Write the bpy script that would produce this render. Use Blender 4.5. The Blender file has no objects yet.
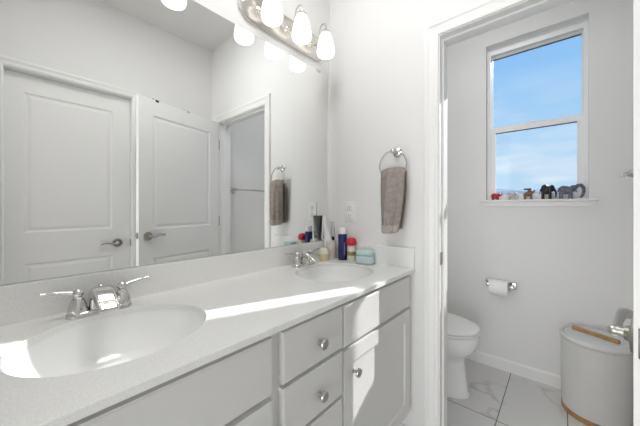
import bpy, bmesh, math, random
from mathutils import Vector, Matrix
from math import sin, cos, pi, radians

S = bpy.context.scene
COL = S.collection
random.seed(7)

# ------------------------------------------------------------------ camera, world, sun, lights, exposure
TH = 0.7197                      # yaw to the left of +y
F_PX = 275.0
HOR = 207.5                      # image row of the horizon
cam_d = bpy.data.cameras.new('camera')
cam = bpy.data.objects.new('camera', cam_d)
COL.objects.link(cam)
cam.location = (1.110, 0.0, 1.23)
cam.rotation_euler = (pi / 2, 0, TH)
cam_d.sensor_width = 36.0
cam_d.sensor_fit = 'HORIZONTAL'
cam_d.lens = 36.0 * F_PX / 640.0
cam_d.shift_y = (HOR - 213.0) / 640.0
cam_d.clip_start = 0.02
cam_d.clip_end = 2000
S.camera = cam

world = bpy.data.worlds.new('sky')
S.world = world
world.use_nodes = True
wn = world.node_tree.nodes
wl = world.node_tree.links
wn.clear()
w_out = wn.new('ShaderNodeOutputWorld')
w_bg = wn.new('ShaderNodeBackground')
w_tc = wn.new('ShaderNodeTexCoord')
w_sep = wn.new('ShaderNodeSeparateXYZ')
w_ramp = wn.new('ShaderNodeValToRGB')
w_ramp.color_ramp.elements[0].position = 0.0
w_ramp.color_ramp.elements[0].color = (0.52, 0.72, 0.88, 1)
w_ramp.color_ramp.elements[1].position = 0.62
w_ramp.color_ramp.elements[1].color = (0.20, 0.45, 0.90, 1)
e = w_ramp.color_ramp.elements.new(0.16)
e.color = (0.47, 0.70, 0.92, 1)
e = w_ramp.color_ramp.elements.new(0.38)
e.color = (0.30, 0.58, 0.93, 1)
w_map = wn.new('ShaderNodeMapping')
w_map.inputs['Scale'].default_value = (3.0, 3.0, 16.0)
w_noise = wn.new('ShaderNodeTexNoise')
w_noise.inputs['Scale'].default_value = 2.2
w_noise.inputs['Detail'].default_value = 6.0
w_cr = wn.new('ShaderNodeValToRGB')
w_cr.color_ramp.elements[0].position = 0.42
w_cr.color_ramp.elements[0].color = (0, 0, 0, 1)
w_cr.color_ramp.elements[1].position = 0.72
w_cr.color_ramp.elements[1].color = (0.75, 0.75, 0.75, 1)
w_low = wn.new('ShaderNodeMapRange')
w_low.inputs['From Min'].default_value = 0.42
w_low.inputs['From Max'].default_value = 0.08
w_mul = wn.new('ShaderNodeMath')
w_mul.operation = 'MULTIPLY'
w_mix = wn.new('ShaderNodeMixRGB')
w_mix.inputs['Color2'].default_value = (0.80, 0.88, 0.95, 1)
wl.new(w_tc.outputs['Generated'], w_sep.inputs[0])
wl.new(w_sep.outputs['Z'], w_ramp.inputs[0])
wl.new(w_tc.outputs['Generated'], w_map.inputs[0])
wl.new(w_map.outputs[0], w_noise.inputs['Vector'])
wl.new(w_noise.outputs['Fac'], w_cr.inputs[0])
wl.new(w_sep.outputs['Z'], w_low.inputs['Value'])
wl.new(w_cr.outputs[0], w_mul.inputs[0])
wl.new(w_low.outputs[0], w_mul.inputs[1])
wl.new(w_mul.outputs[0], w_mix.inputs['Fac'])
wl.new(w_ramp.outputs[0], w_mix.inputs['Color1'])
wl.new(w_mix.outputs[0], w_bg.inputs['Color'])
w_bg.inputs['Strength'].default_value = 0.95
wl.new(w_bg.outputs[0], w_out.inputs['Surface'])

SUN_DIR = Vector((-0.374, -1.0, -0.56)).normalized()
sun_d = bpy.data.lights.new('sun', 'SUN')
sun_d.energy = 7.0
sun_d.angle = radians(0.55)
sun_d.color = (1.0, 0.97, 0.93)
sun = bpy.data.objects.new('sun', sun_d)
COL.objects.link(sun)
sun.location = (6, 12, 9)
sun.rotation_euler = SUN_DIR.to_track_quat('-Z', 'Y').to_euler()

def area(name, loc, sx, sy, power, color=(1, 1, 1), rot=(0, 0, 0), spread=180):
    d = bpy.data.lights.new(name, 'AREA')
    d.shape = 'RECTANGLE'
    d.size = sx
    d.size_y = sy
    d.energy = power
    d.color = color
    d.spread = radians(spread)
    o = bpy.data.objects.new(name, d)
    COL.objects.link(o)
    o.location = loc
    o.rotation_euler = rot
    return o

area('bathroom_ceiling_fill', (0.50, 0.55, 2.785), 0.5, 0.5, 9.0, (0.985, 0.99, 0.985))  # added overhead fill for the bathroom, no fixture modelled
area('doorway_fill', (1.3, -2.9, 0.72), 2.4, 1.15, 56.0, (0.97, 0.985, 1.0), (pi / 2, 0, 0))  # invented low fill behind the camera, no window there; shines through the doorway
area('toilet_room_fill', (0.72, 1.93, 2.785), 0.6, 0.14, 2.8, (0.98, 0.99, 1.0))  # added unseen fill that brightens the toilet room, not a known lamp

S.view_settings.view_transform = 'Standard'
S.view_settings.look = 'None'
S.view_settings.exposure = 0.16
S.view_settings.gamma = 1.0
S.view_settings.use_curve_mapping = False
S.cycles.use_denoising = True
S.cycles.max_bounces = 14
S.cycles.diffuse_bounces = 8
S.cycles.glossy_bounces = 6
S.cycles.transparent_max_bounces = 12
S.cycles.sample_clamp_indirect = 4.0
S.cycles.caustics_reflective = False
S.cycles.caustics_refractive = False

# ------------------------------------------------------------------ materials
def mat(name, color, rough=0.5, metal=0.0, bump=0.0, bscale=60.0, var=0.0, vscale=8.0, spec=0.5,
        coat=0.0, emit=None, estr=0.0, trans=0.0, sss=0.0, detail=3.0):
    m = bpy.data.materials.new(name)
    m.use_nodes = True
    n, l = m.node_tree.nodes, m.node_tree.links
    b = n['Principled BSDF']
    b.inputs['Base Color'].default_value = (*color, 1)
    b.inputs['Roughness'].default_value = rough
    b.inputs['Metallic'].default_value = metal
    b.inputs['Specular IOR Level'].default_value = spec
    b.inputs['Coat Weight'].default_value = coat
    b.inputs['Transmission Weight'].default_value = trans
    if sss:
        b.inputs['Subsurface Weight'].default_value = sss
        b.inputs['Subsurface Radius'].default_value = (0.02, 0.02, 0.02)
    if emit:
        b.inputs['Emission Color'].default_value = (*emit, 1)
        b.inputs['Emission Strength'].default_value = estr
    tc = n.new('ShaderNodeTexCoord')
    if var:
        t = n.new('ShaderNodeTexNoise')
        t.inputs['Scale'].default_value = vscale
        t.inputs['Detail'].default_value = 5
        r = n.new('ShaderNodeValToRGB')
        r.color_ramp.elements[0].position = 0.3
        r.color_ramp.elements[1].position = 0.7
        r.color_ramp.elements[0].color = (*[c * (1 - var) for c in color], 1)
        r.color_ramp.elements[1].color = (*[min(1, c * (1 + var)) for c in color], 1)
        l.new(tc.outputs['Object'], t.inputs['Vector'])
        l.new(t.outputs['Fac'], r.inputs[0])
        l.new(r.outputs[0], b.inputs['Base Color'])
    if bump:
        t2 = n.new('ShaderNodeTexNoise')
        t2.inputs['Scale'].default_value = bscale
        t2.inputs['Detail'].default_value = detail
        bp = n.new('ShaderNodeBump')
        bp.inputs['Strength'].default_value = bump
        bp.inputs['Distance'].default_value = 0.004
        l.new(tc.outputs['Object'], t2.inputs['Vector'])
        l.new(t2.outputs['Fac'], bp.inputs['Height'])
        l.new(bp.outputs[0], b.inputs['Normal'])
    return m

WALL = mat('wall_paint', (0.80, 0.795, 0.787), 0.85, bump=0.18, bscale=55, spec=0.2)
CEIL = mat('ceiling_paint', (0.78, 0.775, 0.765), 0.9, bump=0.2, bscale=45, spec=0.2)
TRIM = mat('trim_paint', (0.84, 0.835, 0.825), 0.35, bump=0.02, bscale=20, spec=0.4)
DOOR = mat('door_paint', (0.83, 0.825, 0.815), 0.42, bump=0.04, bscale=90, spec=0.4)
CAB = mat('cabinet_paint', (0.70, 0.695, 0.68), 0.4, bump=0.02, bscale=30, spec=0.4)
DARK = mat('shadow_board', (0.30, 0.295, 0.285), 0.8, var=0.1)
PORC = mat('porcelain', (0.90, 0.90, 0.895), 0.12, var=0.01, spec=0.5, coat=0.3)
PLAST = mat('white_plastic', (0.82, 0.82, 0.81), 0.3, var=0.01)
CHROME = mat('chrome', (0.66, 0.65, 0.635), 0.09, 1.0, bump=0.01, bscale=8)
CHROMEB = mat('bright_chrome', (0.74, 0.74, 0.73), 0.12, 1.0, bump=0.01, bscale=8)
NICKEL = mat('satin_nickel', (0.52, 0.50, 0.47), 0.28, 1.0, bump=0.02, bscale=200)
NICKELD = mat('aged_nickel', (0.36, 0.34, 0.30), 0.32, 1.0, bump=0.02, bscale=200)
BRONZE = mat('warm_nickel', (0.74, 0.715, 0.67), 0.24, 1.0, bump=0.01, bscale=200)
MIRROR = mat('mirror_glass', (0.93, 0.935, 0.925), 0.0, 1.0)
MEDGE = mat('mirror_edge', (0.55, 0.57, 0.56), 0.25, 0.3, var=0.03)
VINYL = mat('window_vinyl', (0.86, 0.865, 0.87), 0.3, var=0.01)
GASKET = mat('window_gasket', (0.12, 0.13, 0.15), 0.6, var=0.05)
PAPER = mat('tissue_paper', (0.88, 0.88, 0.87), 0.95, bump=0.15, bscale=300)
WOOD = mat('light_wood', (0.42, 0.235, 0.10), 0.5, var=0.2, vscale=30, bump=0.06, bscale=120)
HAMP = mat('hamper_shell', (0.68, 0.675, 0.66), 0.45, var=0.02, vscale=12)
HLID = mat('hamper_lid_plastic', (0.62, 0.655, 0.665), 0.25, var=0.02)
NAVY = mat('navy_label', (0.018, 0.024, 0.13), 0.3, var=0.12, vscale=90)
WHITEC = mat('white_cap', (0.85, 0.85, 0.85), 0.35, var=0.02)
REDC = mat('red_cap', (0.55, 0.015, 0.035), 0.35, var=0.1, vscale=60)
CREAM = mat('cream_jar', (0.76, 0.74, 0.62), 0.4, var=0.05, vscale=40)
LABELP = mat('pale_print', (0.22, 0.24, 0.42), 0.4, var=0.6, vscale=140)
GOLD = mat('gold_green_band', (0.30, 0.27, 0.09), 0.4, var=0.5, vscale=120)
TEAL = mat('pale_teal_plastic', (0.50, 0.60, 0.62), 0.35, var=0.06, vscale=40)
TEALD = mat('teal_lid', (0.50, 0.65, 0.64), 0.35, var=0.08, vscale=40)
SOAP = mat('yellow_soap', (0.72, 0.62, 0.38), 0.25, var=0.06, vscale=40)
BEIGE = mat('beige_ceramic', (0.66, 0.60, 0.54), 0.35, var=0.05, vscale=30)
CLEAR = mat('frosted_plastic', (0.78, 0.76, 0.66), 0.3, var=0.04, vscale=50)
STRIPE = mat('dark_teal_print', (0.07, 0.13, 0.16), 0.4, var=0.3, vscale=80)
TUBEG = mat('grey_print_tube', (0.62, 0.60, 0.59), 0.4, var=0.25, vscale=120)
BLACKP = mat('black_plastic', (0.02, 0.02, 0.022), 0.4, var=0.1)
E_RED = mat('red_painted_wood', (0.42, 0.02, 0.035), 0.45, var=0.45, vscale=70)
E_WHITE = mat('grey_white_stone', (0.55, 0.55, 0.55), 0.5, var=0.3, vscale=80)
E_BROWN = mat('brown_carved_wood', (0.20, 0.115, 0.065), 0.5, var=0.5, vscale=70)
E_BLACK = mat('black_wood', (0.018, 0.014, 0.014), 0.45, var=0.4, vscale=50)
E_GREY = mat('blue_grey_stone', (0.13, 0.135, 0.175), 0.5, var=0.5, vscale=60)
SOCK = mat('outlet_dark', (0.25, 0.245, 0.24), 0.6, var=0.05)
HILLM = mat('hill_scrub', (0.17, 0.26, 0.34), 0.95, var=0.35, vscale=0.06)
SNOW = mat('snow_field', (0.80, 0.83, 0.88), 0.9, var=0.08, vscale=0.05)

# quartz counter
def quartz():
    m = mat('quartz', (0.84, 0.838, 0.82), 0.25, var=0.06, vscale=240, spec=0.5)
    return m
QUARTZ = quartz()

# towel
TOWEL = mat('taupe_terry', (0.36, 0.315, 0.285), 0.95, bump=0.9, bscale=420, var=0.16, vscale=45, spec=0.1, detail=4)
FRINGE = mat('pale_fringe', (0.45, 0.405, 0.38), 0.95, bump=0.9, bscale=300, var=0.3, vscale=160, spec=0.1)

# frosted shade glass, lit
def shade_mat():
    m = bpy.data.materials.new('lit_frosted_glass')
    m.use_nodes = True
    n, l = m.node_tree.nodes, m.node_tree.links
    b = n['Principled BSDF']
    b.inputs['Base Color'].default_value = (0.80, 0.785, 0.76, 1)
    b.inputs['Roughness'].default_value = 0.25
    tc = n.new('ShaderNodeTexCoord')
    sp = n.new('ShaderNodeSeparateXYZ')
    mr = n.new('ShaderNodeMapRange')
    mr.inputs['From Min'].default_value = 2.205
    mr.inputs['From Max'].default_value = 2.125
    mr.inputs['To Min'].default_value = 0.10
    mr.inputs['To Max'].default_value = SHADE_E
    geo = n.new('ShaderNodeNewGeometry')
    l.new(geo.outputs['Position'], sp.inputs[0])
    l.new(sp.outputs['Z'], mr.inputs['Value'])
    l.new(mr.outputs[0], b.inputs['Emission Strength'])
    b.inputs['Emission Color'].default_value = (1.0, 0.955, 0.89, 1)
    return m
SHADE_E = 0.95
SHADE = shade_mat()

# marble tile floor, 12 x 24 stacked
def tile_mat():
    m = bpy.data.materials.new('marble_tile')
    m.use_nodes = True
    n, l = m.node_tree.nodes, m.node_tree.links
    b = n['Principled BSDF']
    b.inputs['Roughness'].default_value = 0.22
    geo = n.new('ShaderNodeNewGeometry')
    mp = n.new('ShaderNodeMapping')
    mp.vector_type = 'POINT'
    mp.inputs['Location'].default_value = (-0.83, -1.864, 0)
    l.new(geo.outputs['Position'], mp.inputs[0])
    sp = n.new('ShaderNodeSeparateXYZ')
    l.new(mp.outputs[0], sp.inputs[0])
    def M(op, a, bb=None, clamp=False):
        k = n.new('ShaderNodeMath')
        k.operation = op
        k.use_clamp = clamp
        for i, v in enumerate((a, bb)):
            if v is None:
                continue
            if isinstance(v, (int, float)):
                k.inputs[i].default_value = v
            else:
                l.new(v, k.inputs[i])
        return k.outputs[0]
    def line(co, pitch):
        q = M('DIVIDE', co, pitch)
        fr = M('FRACT', q)
        d = M('MINIMUM', fr, M('SUBTRACT', 1.0, fr))
        return M('MULTIPLY', d, pitch), M('FLOOR', q)
    dx, ix = line(sp.outputs['X'], 0.3085)
    dy, iy = line(sp.outputs['Y'], 0.613)
    d = M('MINIMUM', dx, dy)
    grout = M('LESS_THAN', d, 0.0024)
    # per-tile offset of the veins
    cmb = n.new('ShaderNodeCombineXYZ')
    l.new(M('MULTIPLY', ix, 3.7), cmb.inputs[0])
    l.new(M('MULTIPLY', iy, 5.3), cmb.inputs[1])
    add = n.new('ShaderNodeVectorMath')
    l.new(geo.outputs['Position'], add.inputs[0])
    l.new(cmb.outputs[0], add.inputs[1])
    warp = n.new('ShaderNodeTexNoise')
    warp.inputs['Scale'].default_value = 2.4
    warp.inputs['Detail'].default_value = 5
    l.new(add.outputs[0], warp.inputs['Vector'])
    v1 = M('ABSOLUTE', M('SUBTRACT', warp.outputs['Fac'], 0.5))
    vein = n.new('ShaderNodeMapRange')
    vein.inputs['From Min'].default_value = 0.0
    vein.inputs['From Max'].default_value = 0.022
    vein.inputs['To Min'].default_value = 1.0
    vein.inputs['To Max'].default_value = 0.0
    l.new(v1, vein.inputs['Value'])
    msk = n.new('ShaderNodeTexNoise')
    msk.inputs['Scale'].default_value = 4.0
    l.new(add.outputs[0], msk.inputs['Vector'])
    mk = n.new('ShaderNodeMapRange')
    mk.inputs['From Min'].default_value = 0.42
    mk.inputs['From Max'].default_value = 0.62
    l.new(msk.outputs['Fac'], mk.inputs['Value'])
    vf = M('MULTIPLY', M('MULTIPLY', vein.outputs[0], mk.outputs[0]), 0.55)
    mx = n.new('ShaderNodeMixRGB')
    mx.inputs['Color1'].default_value = (0.66, 0.655, 0.645, 1)
    mx.inputs['Color2'].default_value = (0.36, 0.355, 0.35, 1)
    l.new(vf, mx.inputs['Fac'])
    mg = n.new('ShaderNodeMixRGB')
    mg.inputs['Color2'].default_value = (0.10, 0.10, 0.10, 1)
    l.new(grout, mg.inputs['Fac'])
    l.new(mx.outputs[0], mg.inputs['Color1'])
    l.new(mg.outputs[0], b.inputs['Base Color'])
    rr = M('ADD', M('MULTIPLY', grout, 0.5), 0.22)
    l.new(rr, b.inputs['Roughness'])
    return m
TILE = tile_mat()

def glass_mat():
    m = bpy.data.materials.new('window_glass')
    m.use_nodes = True
    n, l = m.node_tree.nodes, m.node_tree.links
    n.clear()
    o = n.new('ShaderNodeOutputMaterial')
    t = n.new('ShaderNodeBsdfTransparent')
    t.inputs['Color'].default_value = (0.96, 0.975, 0.985, 1)
    g = n.new('ShaderNodeBsdfGlossy')
    g.inputs['Roughness'].default_value = 0.02
    fr = n.new('ShaderNodeFresnel')
    fr.inputs['IOR'].default_value = 1.45
    mx = n.new('ShaderNodeMixShader')
    l.new(fr.outputs[0], mx.inputs[0])
    l.new(t.outputs[0], mx.inputs[1])
    l.new(g.outputs[0], mx.inputs[2])
    l.new(mx.outputs[0], o.inputs['Surface'])
    return m
GLASS = glass_mat()

# ------------------------------------------------------------------ helpers
def wm(o):
    return (wm(o.parent) if o.parent else Matrix.Identity(4)) @ o.matrix_basis

def tag(o, label=None, cat=None, group=None, kind=None):
    if label:
        o['label'] = label
    if cat:
        o['category'] = cat
    if group:
        o['group'] = group
    if kind:
        o['kind'] = kind
    return o

def thing(name, label, cat, loc=(0, 0, 0), rz=0.0, group=None, kind=None):
    o = bpy.data.objects.new(name, None)
    o.empty_display_size = 0.05
    COL.objects.link(o)
    o.location = loc
    o.rotation_euler = (0, 0, rz)
    return tag(o, label, cat, group, kind)

def copy_tree(o, parent=None):
    c = o.copy()
    COL.objects.link(c)
    if parent:
        c.parent = parent
    for ch in list(o.children):
        copy_tree(ch, c)
    return c

class MB:
    def __init__(self, M=None):
        self.bm = bmesh.new()
        self.M = M or Matrix.Identity(4)
    def v(self, p):
        return self.bm.verts.new(self.M @ Vector(p))
    def f(self, vs, mi=0):
        try:
            fc = self.bm.faces.new(vs)
            fc.material_index = mi
            return fc
        except ValueError:
            return None
    def box(self, x0, x1, y0, y1, z0, z1, bevel=0.0, seg=2):
        ps = [(x0, y0, z0), (x1, y0, z0), (x1, y1, z0), (x0, y1, z0), (x0, y0, z1), (x1, y0, z1), (x1, y1, z1), (x0, y1, z1)]
        vs = [self.v(p) for p in ps]
        fs = [self.f([vs[i] for i in q]) for q in ((3, 2, 1, 0), (4, 5, 6, 7), (0, 1, 5, 4), (1, 2, 6, 5), (2, 3, 7, 6), (3, 0, 4, 7))]
        if bevel:
            es = list({e_ for f_ in fs for e_ in f_.edges})
            bmesh.ops.bevel(self.bm, geom=es, offset=bevel, segments=seg, profile=0.5, affect='EDGES')
        return self
    def loft(self, rings, cap0=True, cap1=True, closed=True):
        R = [[self.v(p) for p in r] for r in rings]
        n = len(R[0])
        for a, b in zip(R, R[1:]):
            for i in range(n if closed else n - 1):
                j = (i + 1) % n
                self.f([a[i], a[j], b[j], b[i]])
        if cap0:
            self.f(list(reversed(R[0])))
        if cap1:
            self.f(R[-1])
        return self
    def lathe(self, prof, c=(0, 0, 0), axis='z', seg=32, cap0=True, cap1=True, sx=1.0, sy=1.0):
        rings = []
        for r, h in prof:
            ring = []
            for i in range(seg):
                a = 2 * pi * i / seg
                x, y = r * cos(a) * sx, r * sin(a) * sy
                if axis == 'z':
                    p = (c[0] + x, c[1] + y, c[2] + h)
                elif axis == 'x':
                    p = (c[0] + h, c[1] + x, c[2] + y)
                else:
                    p = (c[0] - x, c[1] + h, c[2] + y)
                ring.append(p)
            rings.append(ring)
        return self.loft(rings, cap0, cap1)
    def tube(self, pts, r, seg=12, caps=True, flat=1.0, up=None):
        pts = [Vector(p) for p in pts]
        n = len(pts)
        rs = r if isinstance(r, (list, tuple)) else [r] * n
        fl = flat if isinstance(flat, (list, tuple)) else [flat] * n
        t0 = (pts[1] - pts[0]).normalized()
        u = Vector(up) if up else (Vector((0, 0, 1)) if abs(t0.z) < 0.9 else Vector((1, 0, 0)))
        rings = []
        for i in range(n):
            t = (pts[min(i + 1, n - 1)] - pts[max(i - 1, 0)]).normalized()
            u = (u - t * u.dot(t)).normalized()
            w = t.cross(u)
            rings.append([pts[i] + (w * cos(2 * pi * k / seg) * fl[i] + u * sin(2 * pi * k / seg)) * rs[i] for k in range(seg)])
        return self.loft(rings, caps, caps)
    def torus(self, c, R, r, ax=(0, 1, 0), seg=48, ms=12):
        ax = Vector(ax).normalized()
        a = ax.orthogonal().normalized()
        b = ax.cross(a)
        c = Vector(c)
        rings = []
        for i in range(seg):
            t = 2 * pi * i / seg
            d = a * cos(t) + b * sin(t)
            rings.append([self.v(c + d * (R + r * cos(2 * pi * k / ms)) + ax * r * sin(2 * pi * k / ms)) for k in range(ms)])
        for i in range(seg):
            A, B = rings[i], rings[(i + 1) % seg]
            for k in range(ms):
                self.f([A[k], A[(k + 1) % ms], B[(k + 1) % ms], B[k]])
        return self
    def ball(self, c, r, seg=20, rot=None):
        r = r if isinstance(r, (list, tuple)) else (r, r, r)
        m = Matrix.Translation(self.M @ Vector(c)) @ (rot.to_4x4() if rot else Matrix.Identity(4)) @ Matrix.Diagonal((*r, 1))
        bmesh.ops.create_uvsphere(self.bm, u_segments=seg, v_segments=seg // 2 + 2, radius=1, matrix=m)
        return self
    def prism(self, poly, a0, a1, axis='z'):
        def P(p, h):
            return (p[0], p[1], h) if axis == 'z' else ((p[0], h, p[1]) if axis == 'y' else (h, p[0], p[1]))
        return self.loft([[P(p, a0) for p in poly], [P(p, a1) for p in poly]])
    def build(self, name, material, parent=None, smooth=35, local=False):
        bmesh.ops.recalc_face_normals(self.bm, faces=self.bm.faces)
        me = bpy.data.meshes.new(name)
        self.bm.to_mesh(me)
        self.bm.free()
        for m in (material if isinstance(material, (list, tuple)) else [material]):
            me.materials.append(m)
        if smooth:
            me.shade_smooth()
            me.set_sharp_from_angle(angle=radians(smooth))
        o = bpy.data.objects.new(name, me)
        COL.objects.link(o)
        if parent:
            o.parent = parent
            if not local:
                me.transform(wm(parent).inverted())
        return o

def st(o):
    o['kind'] = 'structure'
    return o

def origin_to(o, p):
    """move the origin of a top-level mesh to p"""
    o.data.transform(Matrix.Translation(-Vector(p)))
    o.location = p
    return o

def panel_slab(mb, w, h, t, panels, steps, y_front=0.0, both=True):
    """slab spanning x 0..w, z 0..h, y 0..t (front face at y=0) with panels stepped into its faces;
    steps = [(inset, depth), ...] measured from each panel's outline"""
    xs = sorted({0, w, *[p[0] for p in panels], *[p[1] for p in panels]})
    zs = sorted({0, h, *[p[2] for p in panels], *[p[3] for p in panels]})
    def inside(xa, xb, za, zb):
        return any(xa >= p[0] - 1e-6 and xb <= p[1] + 1e-6 and za >= p[2] - 1e-6 and zb <= p[3] + 1e-6 for p in panels)
    for y, s in ((0.0, 1), (t, -1)):
        pan = panels if (s == 1 or both) else []
        for xa, xb in zip(xs, xs[1:]):
            for za, zb in zip(zs, zs[1:]):
                if pan and inside(xa, xb, za, zb):
                    continue
                mb.f([mb.v((xa, y, za)), mb.v((xb, y, za)), mb.v((xb, y, zb)), mb.v((xa, y, zb))])
        for (xa, xb, za, zb) in pan:
            prev = None
            for ins, dep in [(0, 0)] + steps:
                yy = y + s * dep
                ring = [mb.v(p) for p in ((xa + ins, yy, za + ins), (xb - ins, yy, za + ins), (xb - ins, yy, zb - ins), (xa + ins, yy, zb - ins))]
                if prev:
                    for i in range(4):
                        mb.f([prev[i], prev[(i + 1) % 4], ring[(i + 1) % 4], ring[i]])
                prev = ring
            mb.f(prev)
    for a, b in zip([(0, 0), (w, 0), (w, h), (0, h)], [(w, 0), (w, h), (0, h), (0, 0)]):
        mb.f([mb.v((a[0], 0, a[1])), mb.v((b[0], 0, b[1])), mb.v((b[0], t, b[1])), mb.v((a[0], t, a[1]))])
    bmesh.ops.remove_doubles(mb.bm, verts=mb.bm.verts, dist=1e-5)
    return mb

# ------------------------------------------------------------------ the setting
W = 1.544          # bathroom width
D = 1.36           # vanity end wall, bathroom face
D2 = 1.475         # same wall, toilet-room face
WY = 2.485         # window wall
WX = 1.475         # toilet room right wall
CZ = 2.80
YN = -0.035        # near wall, bathroom face; the camera stands in its doorway
YB = -3.0          # far wall of the room behind the camera
XI, XO = 0.676, 1.392   # door opening
ZH = 2.047

BX = 4.2           # right wall of the room behind
st(MB().box(-0.2, BX + 0.2, YB - 0.15, 2.75, -0.12, 0).build('floor', TILE))
st(MB().box(-0.2, BX + 0.2, YB - 0.15, 2.75, CZ, CZ + 0.12).build('ceiling', CEIL))
st(MB().box(-0.12, 0, YB - 0.12, 2.65, 0, CZ).build('wall_left', WALL))
C0, C1, CH = -0.014, 0.680, 2.128      # opening of the closed door
WT = 0.150
mb = MB()
mb.box(W, W + WT, YN, C0 - 0.018, 0, CZ)
mb.box(W, W + WT, C1 + 0.018, D + 0.02, 0, CZ)
mb.box(W, W + WT, C0 - 0.018, C1 + 0.018, CH + 0.018, CZ)
st(mb.build('wall_right', WALL))
mb = MB()
mb.box(W - 0.001, W + WT + 0.001, C0 - 0.018, C0, 0, CH)
mb.box(W - 0.001, W + WT + 0.001, C1, C1 + 0.018, 0, CH)
mb.box(W - 0.001, W + WT + 0.001, C0 - 0.018, C1 + 0.018, CH, CH + 0.018)
jamb1 = st(mb.build('trim_7', TRIM, smooth=0))
MB().box(W + 0.025, W + 0.050, C1 - 0.002, C1 + 0.001, 0.91, 0.97, 0.0006).build('strike_plate', NICKELD, jamb1)
st(MB().box(0, BX, YB - 0.12, YB, 0, CZ).build('wall_behind', WALL))
st(MB().box(BX, BX + 0.12, YB, YN, 0, CZ).build('wall_bedroom_right', WALL))
NX0, NX1 = 0.58, 1.40
mb = MB()
mb.box(0, NX0 - 0.018, YN - 0.115, YN, 0, CZ)
mb.box(NX1 + 0.018, BX, YN - 0.115, YN, 0, CZ)
mb.box(NX0 - 0.018, NX1 + 0.018, YN - 0.115, YN, 2.065, CZ)
st(mb.build('wall_near', WALL))
mb = MB()
mb.box(NX0 - 0.018, NX0, YN - 0.116, YN + 0.001, 0, 2.047)
mb.box(NX1, NX1 + 0.018, YN - 0.116, YN + 0.001, 0, 2.047)
mb.box(NX0 - 0.018, NX1 + 0.018, YN - 0.116, YN + 0.001, 2.047, 2.065)
st(mb.build('trim_6', TRIM, smooth=0))
mb = MB()
mb.box(0, XI - 0.018, D, D2, 0, CZ)
mb.box(XO + 0.018, W + 0.15, D + 0.02, D2, 0, CZ)
mb.box(XO + 0.018, W, D, D + 0.02, 0, CZ)
mb.box(XI - 0.018, XO + 0.018, D, D2, ZH + 0.018, CZ)
st(mb.build('wall_end', WALL))
st(MB().box(WX, WX + 0.12, D2, WY, 0, CZ).build('wall_toilet_room_right', WALL))
# window wall with its opening
OX0, OX1, OZ0, OZ1 = 0.667, 1.246, 1.292, 2.492
mb = MB()
mb.box(0, OX0, WY, WY + 0.115, 0, CZ)
mb.box(OX1, WX + 0.12, WY, WY + 0.115, 0, CZ)
mb.box(OX0, OX1, WY, WY + 0.115, 0, OZ0 - 0.03)
mb.box(OX0, OX1, WY, WY + 0.115, OZ1, CZ)
st(mb.build('wall_window', WALL))

# baseboards
def base_poly(d=0.014, h=0.085):
    return [(0, 0), (d, 0), (d, h - 0.012), (d * 0.45, h), (0, h)]
def baseboard(name, pts_fn, a0, a1, axis):
    mb = MB()
    P = base_poly()
    rings = []
    for a in (a0, a1):
        rings.append([pts_fn(q, a) for q in P])
    mb.loft(rings)
    return st(mb.build(name, TRIM, smooth=0))
baseboard('baseboard_window', lambda q, a: (a, WY - q[0], q[1]), 0.0, WX, 'x')
baseboard('baseboard_toilet_room_right', lambda q, a: (WX - q[0], a, q[1]), D2, WY, 'y')
baseboard('baseboard_toilet_room_left', lambda q, a: (q[0], a, q[1]), D2, WY, 'y')
baseboard('baseboard_end', lambda q, a: (a, D - q[0], q[1] * 1.25), 0.47, 0.607, 'x')
baseboard('baseboard_right', lambda q, a: (W - q[0], a, q[1]), 0.755, D, 'y')
baseboard('baseboard_behind', lambda q, a: (a, YB + q[0], q[1]), 0.0, BX, 'x')

# door lining of the toilet-room opening: jambs, head, stop
mb = MB()
mb.box(XI - 0.018, XI, D - 0.001, D2 + 0.001, 0, ZH)
mb.box(XO, XO + 0.018, D - 0.001, D2 + 0.001, 0, ZH)
mb.box(XI - 0.018, XO + 0.018, D - 0.001, D2 + 0.001, ZH, ZH + 0.018)
mb.box(XI, XI + 0.007, D + 0.038, D + 0.075, 0, ZH - 0.009)
mb.box(XO - 0.009, XO, D + 0.038, D + 0.075, 0, ZH - 0.009)
mb.box(XI, XO, D + 0.038, D + 0.075, ZH - 0.009, ZH)
jamb = st(mb.build('trim_1', TRIM, smooth=0))
mb = MB().box(XI - 0.0005, XI + 0.002, D + 0.004, D + 0.034, 0.955, 1.015, 0.0008)
sp_ = mb.build('strike_plate', NICKELD, jamb)

def casing(name, u0, u1, ztop, wdt, place, mat_=TRIM):
    """mitred casing round an opening u0..u1 x 0..ztop; place(u, d, z) -> world, d = distance off the wall"""
    prof = [(0.0, 0.0), (0.0, 0.009), (0.012, 0.011), (0.018, 0.0085), (wdt * 0.62, 0.013), (wdt * 0.72, 0.017), (wdt * 0.94, 0.017), (wdt, 0.014), (wdt, 0.0)]
    mb = MB()
    sec = [lambda o, d: place(u0 - o, d, 0), lambda o, d: place(u0 - o, d, ztop + o),
           lambda o, d: place(u1 + o, d, ztop + o), lambda o, d: place(u1 + o, d, 0)]
    mb.loft([[s(o, d) for o, d in prof] for s in sec])
    return st(mb.build(name, mat_, smooth=0))
casing('trim_2', XI - 0.005, XO + 0.005, ZH + 0.005, 0.066, lambda u, d, z: (u, D - d, z))
casing('trim_3', XI - 0.005, XO + 0.005, ZH + 0.005, 0.066, lambda u, d, z: (u, D2 + d, z))
casing('trim_4', C0 + 0.002, C1 + 0.005, CH + 0.005, 0.050, lambda u, d, z: (W - d, max(u, YN + 0.002), z))

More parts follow.
